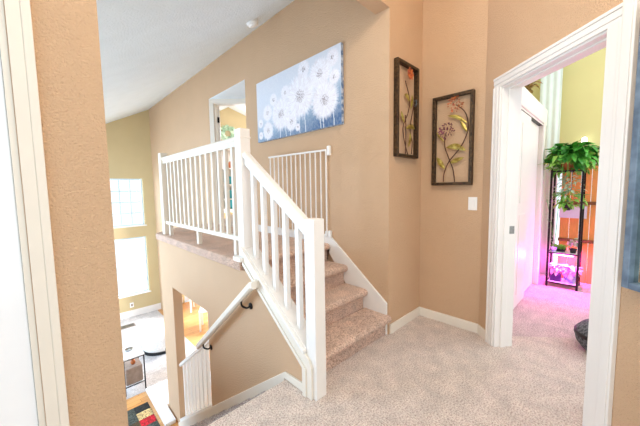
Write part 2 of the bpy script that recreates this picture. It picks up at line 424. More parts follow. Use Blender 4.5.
# sheer curtain
b = BM(); pts = []
n = 40
for i in range(n+1):
    y = .60+.24*i/n; pts.append((5.2+.006*math.sin(i*.5), y))
for i in range(n):
    (x0, y0), (x1, y1) = pts[i], pts[i+1]
    q = [b.verts.new(v) for v in ((x0,y0,.02),(x1,y1,.02),(x1,y1,3.3),(x0,y0,3.3))]; b.faces.new(q)
bmesh.ops.remove_doubles(b, verts=b.verts, dist=1e-5)
t = thing('sheer_curtain', 'tall white curtain hanging between closet and plant stand', 'curtain', (5.2,.72,.02))
obj('curtain_panel', b, 'sheer', t, solid=.004, smooth=True)
b = BM(); tube(b, [(5.2,.5,3.31),(5.2,.95,3.31)], .012); tube(b, [(5.2,.9,3.31),(5.3,.9,3.31)], .006); obj('curtain_rod', b, 'vinyl', t)
# orange pine board panel behind the plants
t = thing('pine_panel', 'orange-stained pine board panel standing behind the plant stand', 'panel', (5.12,.36,0))
for i, y in enumerate((.145, .245, .345, .445)):
    b = BM(); box(b, 5.11, 5.13, y, y+.096, 0, 1.55); obj('board', b, 'pine', t, bevel=.003)
for z in (.56, 1.06): 
    b = BM(); box(b, 5.085, 5.109, .12, .55, z-.02, z+.02); obj('rail', b, 'brownrail', t, bevel=.003)
b = BM(); box(b, 5.06, 5.084, .27, .545, .86, 1.02); tag(obj('hanging_board', b, 'greyboard', base=(5.07,.4,.94)), 'pale grey board hung across the orange panel behind vines', 'board')

# plant stand
PX0, PX1, PY0, PY1 = 4.66, 4.94, .30, .595
t = thing('plant_stand', 'tall black metal plant stand with glass shelves by the closet', 'plant stand', (4.8,.45,0))
for x in (PX0, PX1):
    for y in (PY0, PY1):
        b = BM(); box(b, x-.011, x+.011, y-.011, y+.011, 0, 1.50); o = obj('post', b, 'metal', t)
SH = [.055, .44, 1.47]
for z in SH[:3]:
    b = BM()
    beam(b, (PX0,PY0+.012,z), (PX0,PY1-.012,z), .012, .016); beam(b, (PX1,PY0+.012,z), (PX1,PY1-.012,z), .012, .016)
    beam(b, (PX0+.012,PY0,z), (PX1-.012,PY0,z), .012, .016); beam(b, (PX0+.012,PY1,z), (PX1-.012,PY1,z), .012, .016)
    o = obj('shelf_frame', b, 'metal', t)
    g = BM(); box(g, PX0+.008, PX1-.008, PY0+.008, PY1-.008, z+.001, z+.007); sub('shelf_glass', g, 'gloss', o)
b = BM(); box(b, PX0+.05, PX1-.05, PY0+.05, PY1-.05, .405, .425); gl = obj('grow_lamp', b, 'growlamp', t, label='magenta glowing lamp bar under the middle shelf')
b = BM(); tube(b, [(PX1-.03,.42,1.2),(PX1-.03,.42,1.47)], .004); obj('lamp_cord', b, 'metal', t)

def pot(bm, c, r0, r1, h, rim=.006):
    return lathe(bm, [(r0,0),(r1,h*.85),(r1+rim,h*.85),(r1+rim,h),(r1-.006,h),(r1-.012,h*.9)], c, 20)
def foliage(c, R, H, n, L, W, droop=.4, seed=1, zmin=-.2, arc=1.0):
    rnd = random.Random(seed); bm = BM(); c = Vector(c)
    for i in range(n):
        a = rnd.uniform(0, 2*PI); e = rnd.uniform(zmin, 1)
        d = Vector((math.cos(a), math.sin(a), e*.9))
        rr = rnd.uniform(.15, 1)
        p = c+Vector((math.cos(a)*R[0]*rr, math.sin(a)*R[1]*rr, H*(e*(1.15-rr*.6))))
        d2 = Vector((d.x, d.y, rnd.uniform(-.9, .9)))
        l = L*rnd.uniform(.6, 1.15)
        leaf(bm, p, d2, (rnd.uniform(-.4,.4), rnd.uniform(-.4,.4), 1), l, W*rnd.uniform(.7, 1.2), droop)
    return bm
def clampbm(bm, lo, hi):
    for v in bm.verts:
        for i in range(3): v.co[i] = min(max(v.co[i], lo[i]), hi[i])
# big pothos on the top
t = thing('trailing_pothos', 'large bushy green trailing plant on top of the plant stand', 'plant', (4.8,.44,1.4775))
b = BM(); pot(b, (4.8,.44,1.4775), .07, .095, .13); obj('pot', b, 'amber', t)
b = foliage((4.8,.42,1.66), (.20,.21), .15, 300, .14, .08, .4, 3, -.7); 
tc_ = foliage((4.8,.42,1.60), (.22,.26), .10, 2, .12, .07, .6, 4); tc_.free()
f1 = obj('foliage', b, 'leaf', t)
b = foliage((4.8,.42,1.59), (.24,.26), .13, 120, .12, .07, .6, 5, -1.0); obj('outer_leaves', b, 'leafl', t, label='lighter yellow-green outer leaves')
b = BM(); rnd = random.Random(9)
for i in range(6):
    a = rnd.uniform(0, 2*PI); q = [Vector((4.8,.44,1.6)), Vector((4.8+.12*math.cos(a), .44+.12*math.sin(a), 1.66)), Vector((4.8+.2*math.cos(a), .44+.2*math.sin(a), 1.55)), Vector((4.8+.21*math.cos(a), .44+.21*math.sin(a), 1.45))]
    tube(b, smoothpts(q), .003, 5)
obj('vines', b, 'leaf', t)
# hanging vine in the middle
t = thing('hanging_vine', 'pale green vine in a small dark pot hanging between the posts', 'plant', (4.8,.44,.98))
b = BM(); pot(b, (4.8,.44,.98), .03, .045, .09); obj('pot', b, 'black', t)
b = BM(); rnd = random.Random(12)
for i in range(3):
    a = 2*PI*i/3; tube(b, [(4.8+.045*math.cos(a), .44+.045*math.sin(a), 1.07), (4.8,.44,1.46)], .0015, 5)
obj('hanger', b, 'metal', t)
b = foliage((4.78,.44,1.12), (.12,.15), .12, 95, .08, .045, .5, 13, -.9); obj('foliage', b, 'leafl', t)
b = foliage((4.8,.44,1.26), (.12,.12), .16, 80, .07, .035, .5, 14, -.9); obj('pale_leaves', b, 'leafp', t)
# spindly plant at left
t = thing('spindly_plant', 'thin leggy plant climbing the left side of the plant stand', 'plant', (4.72,.555,.4475))
b = BM(); pot(b, (4.72,.545,.4475), .022, .03, .06); obj('pot', b, 'bluepot', t)
b = BM(); tube(b, smoothpts([(4.72,.545,.49),(4.69,.56,.7),(4.66,.60,.95),(4.65,.63,1.12)]), .003, 5); tube(b, smoothpts([(4.72,.545,.49),(4.73,.53,.75),(4.70,.52,.98)]), .003, 5); obj('stem', b, 'leaf', t)
b = BM(); rnd = random.Random(22)
for i in range(40):
    z = rnd.uniform(.55, 1.14); k = (z-.5)/.62; a = rnd.uniform(0, 2*PI)
    leaf(b, (4.70-.05*k, .55+.07*k, z), (math.cos(a), math.sin(a), .2), (0,0,1), rnd.uniform(.03,.06), .018, .4)
obj('foliage', b, 'leafp', t)
# seedlings
t = thing('seedling_tray', 'black tray of green seedlings on the middle shelf', 'plant', (4.8,.50,.4475))
b = BM(); prismZ(b, [(4.76,.44),(4.915,.44),(4.915,.57),(4.76,.57)], .4475, .475); obj('tray', b, 'black', t, bevel=.004)
b = BM(); rnd = random.Random(5)
for i in range(60):
    a = rnd.uniform(0, 2*PI); leaf(b, (4.77+rnd.random()*.135, .45+rnd.random()*.1, .475), (math.cos(a), math.sin(a), 1.6), (0,0,1), rnd.uniform(.04,.08), .03, .3)
obj('foliage', b, 'leafl', t)
t = thing('potted_plant', 'white-leaved plant in a small black pot on the middle shelf', 'plant', (4.76,.345,.4475))
b = BM(); pot(b, (4.76,.36,.4475), .026, .034, .055); obj('pot', b, 'black', t)
b = foliage((4.76,.36,.54), (.03,.03), .08, 40, .06, .035, .3, 31, 0); obj('foliage', b, 'leafp', t)
t = thing('potted_plant', 'pink-lit leafy plant in a dark purple pot on the bottom shelf', 'plant', (4.77,.515,.0625))
b = BM(); prismZ(b, [(4.72,.46),(4.82,.46),(4.82,.57),(4.72,.57)], .0625, .165); obj('pot', b, 'purplepot', t, bevel=.006)
b = foliage((4.77,.51,.20), (.05,.05), .08, 55, .07, .05, .4, 41, -.1); obj('foliage', b, 'petal', t)
t = thing('potted_plant', 'pale flowering plant in a white and blue round pot on the bottom shelf', 'plant', (4.77,.375,.0625))
b = BM(); pot(b, (4.77,.375,.0625), .05, .068, .10); obj('pot', b, 'bluepot', t)
b = foliage((4.77,.365,.20), (.06,.06), .08, 70, .08, .05, .5, 42, -.2); obj('foliage', b, 'petal', t)
# small lamp above plants on back wall
t = thing('wall_lamp', 'small glowing white lamp above the leafy plant', 'lamp', (5.3,.345,1.86))
b = BM(); box(b, 5.27, 5.3, .33, .36, 1.83, 1.93); obj('mount', b, 'vinyl', t)
b = BM(); lathe(b, [(.02,0),(.032,.03),(.026,.07),(.012,.085)], (5.235,.345,1.84), 16); obj('bulb', b, 'whitelamp', t, smooth=True)

# dried arrangement on the closet ledge
t = thing('dried_arrangement', 'golden dried leafy arrangement on the white closet ledge', 'decor', (4.05,.80,2.26))
b = BM(); lathe(b, [(.05,0),(.06,.03),(.045,.07),(.035,.09),(.04,.10)], (4.05,.80,2.26), 18); obj('vase', b, 'dried', t, smooth=True)
b = BM(); rnd = random.Random(8)
for i in range(170):
    a = rnd.uniform(0, 2*PI); d = Vector((math.cos(a)*1.0, math.sin(a)*.5, rnd.uniform(-.1, 1.0)))
    p = Vector((4.05+.22*rnd.uniform(-1,1), .80+.04*rnd.uniform(-1,1), 2.38+.12*rnd.random()))
    leaf(b, p, d, (0,0,1), rnd.uniform(.06,.16), .03, .3)
obj('dried_stems', b, 'dried', t)

# grey pouf on the bedroom floor
t = thing('floor_pouf', 'speckled dark grey round pouf with black strap behind the door jamb', 'pouf', (3.13,.03,0))
b = BM(); prof = [(.10,0),(.15,.02),(.185,.07),(.195,.12),(.185,.17),(.15,.21),(.08,.235),(.02,.24)]
lathe(b, prof, (3.06,.0,0), 36); obj('cushion', b, 'pouf', t, smooth=True)
b = BM(); lathe(b, [(.193,.125),(.2,.125),(.198,.152),(.191,.152)], (3.06,.0,0), 36); obj('strap', b, 'black', t, smooth=True)

# framed mirror on the right
t = thing('wall_mirror', 'large mirror in blue-grey frame on the wall right of the doorway', 'mirror', dw(-1.3,-.02,.82))
b = BM(); s0, s1, z0, z1, fw = -1.95, -.985, .83, 2.08, .03
def fr(bm, a, c, e, g_): dbox(bm, a, c, -.045, -.002, e, g_)
fr(b, s1-fw, s1, z0, z1); fr(b, s0, s0+fw, z0, z1); fr(b, s0+fw, s1-fw, z0, z0+fw); fr(b, s0+fw, s1-fw, z1-fw, z1)
obj('frame', b, 'slate', t, bevel=.004)
b = BM(); dbox(b, s0+fw, s1-fw, -.02, -.004, z0+fw, z1-fw); obj('mirror_glass', b, 'mirror', t)

# ------------------------------------------------------------------ stairs
RU, TU = .184, .24
t = thing('upper_stairs', 'short flight of carpeted steps rising to the loft', 'stairs', (1.69,1.37,0))
for k in range(4):
    y0, z0 = 1.372+TU*k, RU*k; z1 = z0+RU
    pr = [(y0+.012,z0 if k == 0 else z0-.03),(y0+.012,z1-.075)]
    for i in range(7):
        a = -PI/2+PI*i/6; pr.append((y0-.008-.036*math.cos(a), z1-.034+.034*math.sin(a)))
    pr += [(y0+.01,z1),(y0+TU-.002,z1),(y0+TU-.002,z0 if k == 0 else z0-.03)]
    if k == 3: pr = pr[:-2]+[(y0+.004,z1-.002),(y0+.004,z0-.03)]
    b = BM(); prismX(b, pr, 1.232, 2.13 if k else 2.155 - .006)
    obj('step', b, 'stairc', t, bevel=.006)
RD, TD = .184, .235
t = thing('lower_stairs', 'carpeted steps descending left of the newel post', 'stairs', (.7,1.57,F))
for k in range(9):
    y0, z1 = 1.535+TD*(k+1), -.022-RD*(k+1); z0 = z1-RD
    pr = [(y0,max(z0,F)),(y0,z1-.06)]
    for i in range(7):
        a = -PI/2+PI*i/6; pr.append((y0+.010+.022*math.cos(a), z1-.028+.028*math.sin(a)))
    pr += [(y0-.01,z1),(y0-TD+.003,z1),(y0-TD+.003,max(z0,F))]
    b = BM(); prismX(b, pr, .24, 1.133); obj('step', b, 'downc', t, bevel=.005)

# ------------------------------------------------------------------ stair railing
t = thing('stair_railing', 'white railing with square newel posts beside the upper steps', 'railing', (1.184,1.27,0))
NX0, NX1 = 1.14, 1.228
b = BM(); box(b, NX0, NX1, 1.227, 1.315, 0, 1.122); obj('newel_post', b, 'white', t, bevel=.005)
b = BM(); box(b, NX0, NX1, 2.035, 2.125, LOFT+.001, 1.775); box(b, NX0-.004, NX1+.004, 2.031, 2.129, 1.70, 1.715); obj('newel_post', b, 'white', t, bevel=.005)
hz = lambda y: 1.065+.70*(y-1.315)
b = BM(); beam(b, (1.184,1.315,hz(1.315)+.005), (1.184,2.035,hz(2.035)+.005), .062, .05, chamfer=.012)
beam(b, (1.184,1.315,hz(1.315)-.04), (1.184,2.035,hz(2.035)-.04), .036, .045); obj('handrail', b, 'white', t)
cap = lambda y: .285+.757*(y-1.30)
for y in (1.42, 1.552, 1.68, 1.806, 1.932):
    b = BM(); prismX(b, [(y-.017,cap(y-.017)+.012),(y+.017,cap(y+.017)+.012),(y+.017,hz(y+.017)-.06),(y-.017,hz(y-.017)-.06)], 1.167, 1.201)
    obj('baluster', b, 'white', t, bevel=.002)
b = BM()
prismX(b, [(1.315,cap(1.315)-.018),(2.035,cap(2.035)-.018),(2.06,cap(2.035)+.0),(2.06,cap(2.035)+.02),(2.02,cap(2.02)+.004),(1.315,cap(1.315)+.004)], 1.112, 1.262)
prismX(b, [(1.315,cap(1.315)),(2.02,cap(2.02)),(2.02,cap(2.02)+.015),(1.315,cap(1.315)+.015)], 1.135, 1.232)
prismZ(b, [(1.095,2.03),(1.139,2.03),(1.139,2.126),(1.185,2.126),(1.185,2.16),(1.105,2.16),(1.095,2.12)], LOFT+.001, LOFT+.032)
obj('cap_board', b, 'white', t, bevel=.003)
b = BM()
prismX(b, [(1.255,.0),(1.335,.0),(1.335,cap(1.335)-.135),(2.035,cap(2.035)-.135),(2.035,cap(2.035)-.018),(1.315,cap(1.315)-.018),(1.28,cap(1.28)-.018),(1.255,.21)], 1.124, 1.1395)
prismX(b, [(1.30,.0),(1.335,.0),(1.335,cap(1.335)-.13),(2.035,cap(2.035)-.13),(2.035,cap(2.035)-.095),(1.30,cap(1.30)-.10)], 1.116, 1.124)
prismX(b, [(1.318,.0),(1.335,.0),(1.335,cap(1.335)-.135),(2.035,cap(2.035)-.135),(2.035,cap(2.035)-.05),(1.318,cap(1.318)-.05)], 1.1395, 1.15)
obj('stringer_trim', b, 'cream', t, bevel=.002)

# loft railing, in cream so that its paint carries the shade on it
t = thing('loft_railing', 'long white guard railing along the carpeted loft edge', 'railing', (1.205,3.1,LOFT))
RX = 1.205
b = BM(); box(b, 1.16, 1.25, 4.10, 4.19, LOFT, 1.79); obj('end_post', b, 'cream', t, bevel=.005)
b = BM(); beam(b, (RX,2.127,1.712), (RX,4.10,1.712), .062, .045, chamfer=.012); beam(b, (RX,2.127,1.673), (RX,4.10,1.673), .036, .035); obj('top_rail', b, 'cream', t)
b = BM(); beam(b, (RX,2.127,.895), (RX,4.10,.895), .05, .04, chamfer=.004); obj('bottom_rail', b, 'cream', t)
for k in range(14):
    y = 2.28+.1295*k; b = BM(); box(b, RX-.016, RX+.016, y-.016, y+.016, .914, 1.656); obj('baluster', b, 'cream', t, bevel=.002)
for y in (2.27, 3.08, 3.98):
    b = BM(); box(b, RX-.02, RX+.02, y-.022, y+.022, LOFT, .876); obj('support_block', b, 'cream', t, bevel=.002)

# baby gate folded back against the wall
t = thing('safety_gate', 'thin white metal safety gate folded open against the painting wall', 'gate', (2.11,2.1,LOFT))
G0, G1 = Vector((2.125,2.085,0)), Vector((2.06,2.97,0))
def gp(k, z): p = G0.lerp(G1, k); return (p.x, p.y, z)
b = BM(); beam(b, gp(0,1.69), gp(1.03,1.69), .018, .018); obj('top_rail', b, 'white', t)
b = BM(); beam(b, gp(0,.815), gp(1,.815), .018, .018); obj('bottom_rail', b, 'white', t)
for i in range(13):
    k = i/12; b = BM(); tube(b, [gp(k,.82), gp(k,1.685)], .0075 if i else .009, 8); obj('bar', b, 'white', t, smooth=False)
b = BM(); box(b, 2.118, 2.149, 2.03, 2.07, 1.635, 1.73); obj('wall_mount', b, 'plastic', t, bevel=.006)
b = BM(); box(b, 2.118, 2.149, 2.03, 2.07, .80, .87); obj('wall_mount', b, 'plastic', t, bevel=.006)

# wall handrail
t = thing('wall_handrail', 'cream wooden handrail on black brackets above the lower steps', 'handrail', (1.07,2.6,0))
b = BM(); HX = 1.078
HA, HB = Vector((HX,1.845,.60)), Vector((HX,2.93,-.29))
beam(b, HA, HB, .048, .056, chamfer=.012); beam(b, HA-Vector((0,.04,-.012)), HA+Vector((0,.004,0)), .046, .054, chamfer=.012)
beam(b, (HX+.02,1.832,.612), (1.15,1.832,.612), .045, .05)
obj('rail', b, 'cream', t)
for y in (2.0, 2.80):
    z = .60+(y-1.845)*(-.89/1.085)
    b = BM(); tube(b, smoothpts([(HX,y,z-.03),(HX+.005,y,z-.07),(HX+.04,y-.01,z-.095),(1.138,y-.02,z-.085)]), .008, 8); br = obj('bracket', b, 'metal', t, smooth=True)
    b = BM(); lathe(b, [(.026,0),(.026,.006),(.012,.012)], (0,0,0), 16); bmesh.ops.rotate(b, verts=b.verts, cent=(0,0,0), matrix=Matrix.Rotation(-PI/2, 3, 'Y')); bmesh.ops.translate(b, verts=b.verts, vec=(1.149,y-.02,z-.085)); sub('bracket_plate', b, 'metal', br)

# balusters in the wall opening
t = thing('opening_guard', 'white balusters filling the opening beside the lower steps', 'railing', (1.205,3.36,F))
tz = lambda y: -.205-.72*(y-2.83); bz = lambda y: -.935-.738*(y-2.83)
b = BM(); beam(b, (1.205,2.832,tz(2.832)), (1.205,3.886,tz(3.886)), .06, .045, chamfer=.01); obj('top_rail', b, 'white', t)
b = BM(); beam(b, (1.205,2.832,bz(2.832)), (1.205,3.886,bz(3.886)), .12, .04); obj('bottom_rail', b, 'white', t)
for y in (2.91, 3.03, 3.15, 3.27, 3.395, 3.52, 3.65, 3.78):
    b = BM(); prismX(b, [(y-.017,bz(y-.017)+.026),(y+.017,bz(y+.017)+.026),(y+.017,tz(y+.017)-.028),(y-.017,tz(y-.017)-.028)], 1.188, 1.222); obj('baluster', b, 'white', t, bevel=.002)
# latch on wall end
t = thing('gate_latch', 'small black metal latch on the end of the stair wall', 'latch', (1.17,4.356,-.95))
b = BM(); box(b, 1.155, 1.185, 4.351, 4.36, -1.0, -.90); obj('plate', b, 'metal', t)
b = BM(); tube(b, smoothpts([(1.17,4.358,-.91),(1.165,4.39,-.925),(1.165,4.39,-.975),(1.17,4.358,-.99)]), .008, 8); obj('loop', b, 'metal', t)

# ------------------------------------------------------------------ painting (vertex-painted canvas)
PYr, PYl, PZ0, PZ1, PXf = 1.862, 3.31, 1.912, 2.652, 2.115
FL = [(2.461,2.305,.192),(2.085,2.182,.151),(2.807,2.183,.151),(2.151,2.452,.125),(1.975,2.55,.067),(2.393,2.564,.077),(1.948,2.368,.059),(2.617,2.063,.087),(3.077,2.244,.080),(3.076,2.029,.09),(3.235,2.139,.045),(3.235,1.99,.04),(2.95,2.375,.06),(2.717,2.405,.065),(2.506,1.983,.035)]
def hsh(a, c): 
    v = math.sin(a*127.1+c*311.7)*43758.5453; return v-math.floor(v)
def mixc(a, c, t): t = max(0, min(1, t)); return [a[i]*(1-t)+c[i]*t for i in range(3)]
def artcol(y, z):
    u = (PYl-y)/(PYl-PYr); v = (z-PZ0)/(PZ1-PZ0)
    n = .5*math.sin(y*9+z*6)+.5*math.sin(z*17-y*5)
    deep = srgb(62,98,142)[:3]; midb = srgb(150,174,198)[:3]; pale = srgb(214,218,228)[:3]
    k = (v-.05)*1.7+(.55-u*.62)+.07*n
    c = mixc(deep, midb, k*1.6) if k < .6 else mixc(midb, pale, (k-.6)*2)
    c = mixc(c, (1,1,1), .12*hsh(round(y*60), round(z*60)))
    for (fy, fz, r) in FL:      # stems
        if z < fz and abs(y-(fy+.02*math.sin((fz-z)*7))) < .0055 and r > .06: c = mixc(c, (.85,.88,.9), .8)
    for (fy, fz, r) in sorted(FL, key=lambda f: f[2]):
        dx, dz = y-fy, z-fz; d = math.hypot(dx, dz)/(r*1.26)
        if d < 1.2:
            a = math.atan2(dz, dx); sp = hsh(round(a*26), fy*10)
            edge = .90+.22*sp
            if d < edge:
                w = srgb(248,248,255)[:3]; pk = srgb(218,208,212)[:3]
                col = mixc(w, pk, .7*(hsh(round(a*18), round(d*6)+fz)))
                al = 1 if d < .8 else (1-(d-.8)/(edge-.8+1e-6)*.75)
                c = mixc(c, col, al*.95)
                if d < .30 and hsh(round(y*170), round(z*170)) > .42+d*1.2: c = mixc(c, srgb(120,98,100)[:3], .75)
    return (*c, 1)
b = BM(); lay = b.loops.layers.float_color.new('Col'); ny, nz = 250, 130
g = [[b.verts.new((PXf, PYl+(PYr-PYl)*i/ny, PZ0+(PZ1-PZ0)*j/nz)) for i in range(ny+1)] for j in range(nz+1)]
for j in range(nz):
    for i in range(ny): 
        fc = b.faces.new([g[j][i], g[j][i+1], g[j+1][i+1], g[j+1][i]][::-1]); 
cc = {}
for row in g:
    for v in row: cc[v] = artcol(v.co.y, v.co.z)
for fc in b.faces:
    for l in fc.loops: l[lay] = cc[l.vert]
t = thing('canvas_painting', 'wide canvas painting of white dandelions on blue', 'painting', (2.13,2.57,PZ0))
# sides of the stretched canvas
bd = BM(); box(bd, PXf+.0005, 2.149, PYr, PYl, PZ0, PZ1)
me_o = obj('canvas_front', b, 'art', t); 
M['canvas_edge'] = mat('painted_canvas_edge', srgb(90,120,160), .7, col2=srgb(196,206,220), vscale=26)
obj('canvas_sides', bd, 'canvas_edge', t)

# ------------------------------------------------------------------ framed metal flower panels
def crescent(bm, pts, w, nrm, bulge=.006):
    q = smoothpts(pts, 5); n = len(q)-1; prev = None; nrm = Vector(nrm)
    for i, p in enumerate(q):
        tt = (q[min(i+1,n)]-q[max(i-1,0)]).normalized(); s = tt.cross(nrm).normalized()
        ww = w*.5*max(.04, math.sin(PI*i/n))
        r = [bm.verts.new(p-s*ww), bm.verts.new(p+nrm*bulge*math.sin(PI*i/n)), bm.verts.new(p+s*ww)]
        if prev: bm.faces.new([prev[0],prev[1],r[1],r[0]]); bm.faces.new([prev[1],prev[2],r[2],r[1]])
        prev = r
def burst(bm, c, nrm, R, n, seed, w=.012):
    rnd = random.Random(seed); c = Vector(c); nrm = Vector(nrm).normalized()
    s = nrm.cross(Vector((0,0,1))).normalized(); u = s.cross(nrm)
    for i in range(n):
        a = rnd.uniform(0, 2*PI); r = R*math.sqrt(rnd.random()); p = c+(s*math.cos(a)+u*math.sin(a))*r+nrm*.01*(1-r/R)
        d = (s*math.cos(a)+u*math.sin(a))*.8+nrm*.5
        leaf(bm, p, d, nrm, w*rnd.uniform(.9,1.6), w, .2, 3)
# on the recess wall (faces -X)
t = thing('metal_wall_art', 'dark framed metal panel with plum and orange blossoms above the light switch', 'wall art', (2.70,1.08,1.31))
fx0, fx1 = 2.672, 2.7185; ya, yb, za, zb, q = .884, 1.236, 1.314, 2.114, .026
b = BM(); box(b, fx0, fx1, ya, ya+q, za, zb); box(b, fx0, fx1, yb-q, yb, za, zb); box(b, fx0, fx1, ya+q, yb-q, za, za+q); box(b, fx0, fx1, ya+q, yb-q, zb-q, zb)
obj('frame', b, 'bronze', t, bevel=.003)
X2 = 2.69
P2 = lambda l: [(X2, y, z) for y, z in l]
for pts in ([(1.13,1.345),(1.124,1.427),(1.083,1.526),(.988,1.641),(.935,1.755),(.928,1.848),(.96,1.949),(1.032,2.017)], [(1.029,1.342),(1.044,1.448),(1.083,1.552),(1.123,1.669),(1.121,1.782)]):
    b = BM(); tube(b, smoothpts(P2(pts)), .0045, 6); obj('stem', b, 'stem', t)
for pts, w in (([(.935,1.845),(1.017,1.908),(1.103,1.936)],.032), ([(.932,1.767),(.961,1.819),(.993,1.877)],.03), ([(1.111,1.655),(1.024,1.655),(.94,1.612)],.052), ([(1.12,1.463),(1.159,1.519),(1.195,1.574)],.045), ([(1.075,1.513),(1.021,1.534),(.955,1.553)],.04), ([(1.129,1.708),(1.172,1.764),(1.199,1.80)],.025)):
    b = BM(); crescent(b, P2(pts), w, (-1,0,0)); obj('leaf', b, 'gold', t, solid=.0015)
b = BM(); burst(b, (X2-.004,1.037,2.022), (-1,0,0), .062, 60, 1); obj('blossom', b, 'copper', t, label='orange copper blossom')
b = BM(); burst(b, (X2-.004,1.11,1.80), (-1,0,0), .066, 80, 2); obj('blossom', b, 'plum', t, label='plum coloured blossom')
# on the short wall (faces -Y)
t = thing('metal_wall_art', 'narrow-looking dark framed metal panel with a poppy, on the wall nearest the stairs', 'wall art', (2.41,1.35,1.57))
xa, xb, za, zb, q = 2.215, 2.585, 1.568, 2.378, .026; fy0, fy1 = 1.322, 1.364
b = BM(); box(b, xa, xa+q, fy0, fy1, za, zb); box(b, xb-q, xb, fy0, fy1, za, zb); box(b, xa+q, xb-q, fy0, fy1, za, za+q); box(b, xa+q, xb-q, fy0, fy1, zb-q, zb)
obj('frame', b, 'bronze', t, bevel=.003)
Y1 = 1.338; P1 = lambda l: [(x, Y1, z) for x, z in l]
for pts in ([(2.41,1.598),(2.347,1.723),(2.332,1.835),(2.413,1.965),(2.434,2.086),(2.36,2.225)], [(2.479,1.603),(2.491,1.714),(2.45,1.828),(2.519,2.055)], [(2.372,1.596),(2.378,1.796),(2.366,1.934)]):
    b = BM(); tube(b, smoothpts(P1(pts)), .0045, 6); obj('stem', b, 'stem', t)
for pts, w in (([(2.449,2.055),(2.401,2.102),(2.35,2.106)],.04), ([(2.358,1.86),(2.321,1.915),(2.300,1.958)],.04), ([(2.378,1.82),(2.474,1.85),(2.539,1.835)],.045), ([(2.46,2.0),(2.487,2.07),(2.482,2.13)],.04), ([(2.42,1.66),(2.46,1.74),(2.45,1.80)],.04)):
    b = BM(); crescent(b, P1(pts), w, (0,-1,0)); obj('leaf', b, 'gold', t, solid=.0015)
b = BM()
for i in range(7):
    a = 2*PI*i/7; leaf(b, (2.40,Y1-.004,2.285), (math.cos(a), -.35, math.sin(a)), (0,-1,0), .062, .055, -.1, 4)
obj('poppy', b, 'copper', t, solid=.0015, label='orange poppy head')
b = BM(); burst(b, (2.53,Y1,2.07), (0,-1,0), .03, 28, 6); obj('blossom', b, 'greypetal', t, label='small blue-grey blossom')

# switch, outlet, smoke detector, vent
t = thing('light_switch', 'white light switch on the tan wall below the framed flowers', 'switch', (2.715,.88,1.15))
b = BM(); box(b, 2.713, 2.7195, .845, .918, 1.093, 1.208); obj('plate', b, 'plastic', t, bevel=.003)
b = BM(); box(b, 2.708, 2.7128, .865, .898, 1.117, 1.184); obj('rocker', b, 'plastic', t, bevel=.002)
t = thing('wall_outlet', 'white outlet low on the far wall below the window', 'outlet', (1.5,8.29,-1.5))
b = BM(); box(b, 1.46, 1.54, 8.288, 8.2995, -1.56, -1.44); obj('plate', b, 'plastic', t, bevel=.004)
b = BM(); box(b, 1.48, 1.52, 8.284, 8.288, -1.53, -1.47); obj('socket', b, 'taupe', t)
t = thing('floor_vent', 'metal floor vent in the living room carpet by the far wall', 'vent', (1.25,7.75,F+.006))
b = BM()
for i in range(8): box(b, 1.08, 1.42, 7.685+.02*i, 7.697+.02*i, F+.0105, F+.015)
obj('louvre', b, 'steel', t)
b = BM(); box(b, 1.06, 1.44, 7.66, 7.86, F+.0062, F+.0105); obj('tray', b, 'taupe', t)
sx, sy = 1.885, 2.995; szz = cz(sx)
t = thing('smoke_detector', 'white round smoke detector on the sloping ceiling', 'smoke detector', (sx,sy,szz))
nn = Vector((.53,0,-1)).normalized()
def ondisc(bm):
    rot = Vector((0,0,1)).rotation_difference(nn).to_matrix()
    bmesh.ops.rotate(bm, verts=bm.verts, cent=(0,0,0), matrix=rot); bmesh.ops.translate(bm, verts=bm.verts, vec=(sx,sy,szz)); return bm
b = BM(); lathe(b, [(.07,.001),(.07,.018),(.06,.03)], (0,0,0), 28); obj('base', ondisc(b), 'plastic', t, smooth=False)
b = BM(); lathe(b, [(.058,.0305),(.055,.045),(.03,.056),(.012,.058)], (0,0,0), 28); obj('cover', ondisc(b), 'plastic', t)

# ------------------------------------------------------------------ living room below
t = thing('side_table', 'white-topped side table with thin black metal frame', 'table', (.89,5.26,F))
tx0, tx1, ty0, ty1, tz1 = .745, 1.035, 5.05, 5.47, -1.215
b = BM(); box(b, tx0, tx1, ty0, ty1, tz1-.02, tz1); obj('table_top', b, 'gloss', t, bevel=.003)
for x in (tx0+.012, tx1-.012):
    for y in (ty0+.012, ty1-.012):
        b = BM(); box(b, x-.008, x+.008, y-.008, y+.008, F+.006*(1 if y>4.99 else 0)+.0005, tz1-.02); obj('leg', b, 'metal', t)
b = BM(); box(b, tx0+.02, tx1-.02, ty0+.02, ty1-.02, F+.13, F+.14); obj('lower_shelf', b, 'gloss', t)
b = BM(); box(b, tx0+.022, tx1-.022, ty0+.006, ty0+.018, F+.128, F+.142); obj('cross_bar', b, 'metal', t)
b = BM(); box(b, tx0+.022, tx1-.022, ty0+.006, ty0+.018, tz1-.034, tz1-.0205); obj('cross_bar', b, 'metal', t)
b = BM(); prismZ(b, [(tx0+.03,5.09),(tx1-.03,5.09),(tx1-.03,5.40),(tx0+.03,5.40)], F+.1405, F+.40)
tag(obj('storage_bin', b, 'taupe', base=(.89,5.25,F+.1405), bevel=.012), 'taupe fabric storage bin inside the side table', 'bin')
t = thing('owl_ornament', 'small black and amber ornament on the bin inside the side table', 'ornament', (.90,5.2,F+.401))
b = BM(); lathe(b, [(.02,0),(.035,.03),(.025,.07),(.01,.08)], (.90,5.2,F+.401), 16); obj('body', b, 'amber', t, smooth=True)
b = BM(); lathe(b, [(.012,.08),(.028,.10),(.026,.125),(.01,.14)], (.885,5.2,F+.401), 16); obj('head', b, 'black', t, smooth=True)
t['label'] = 'small black and amber ornament on the bin inside the side table'; t.name = 'ornament'
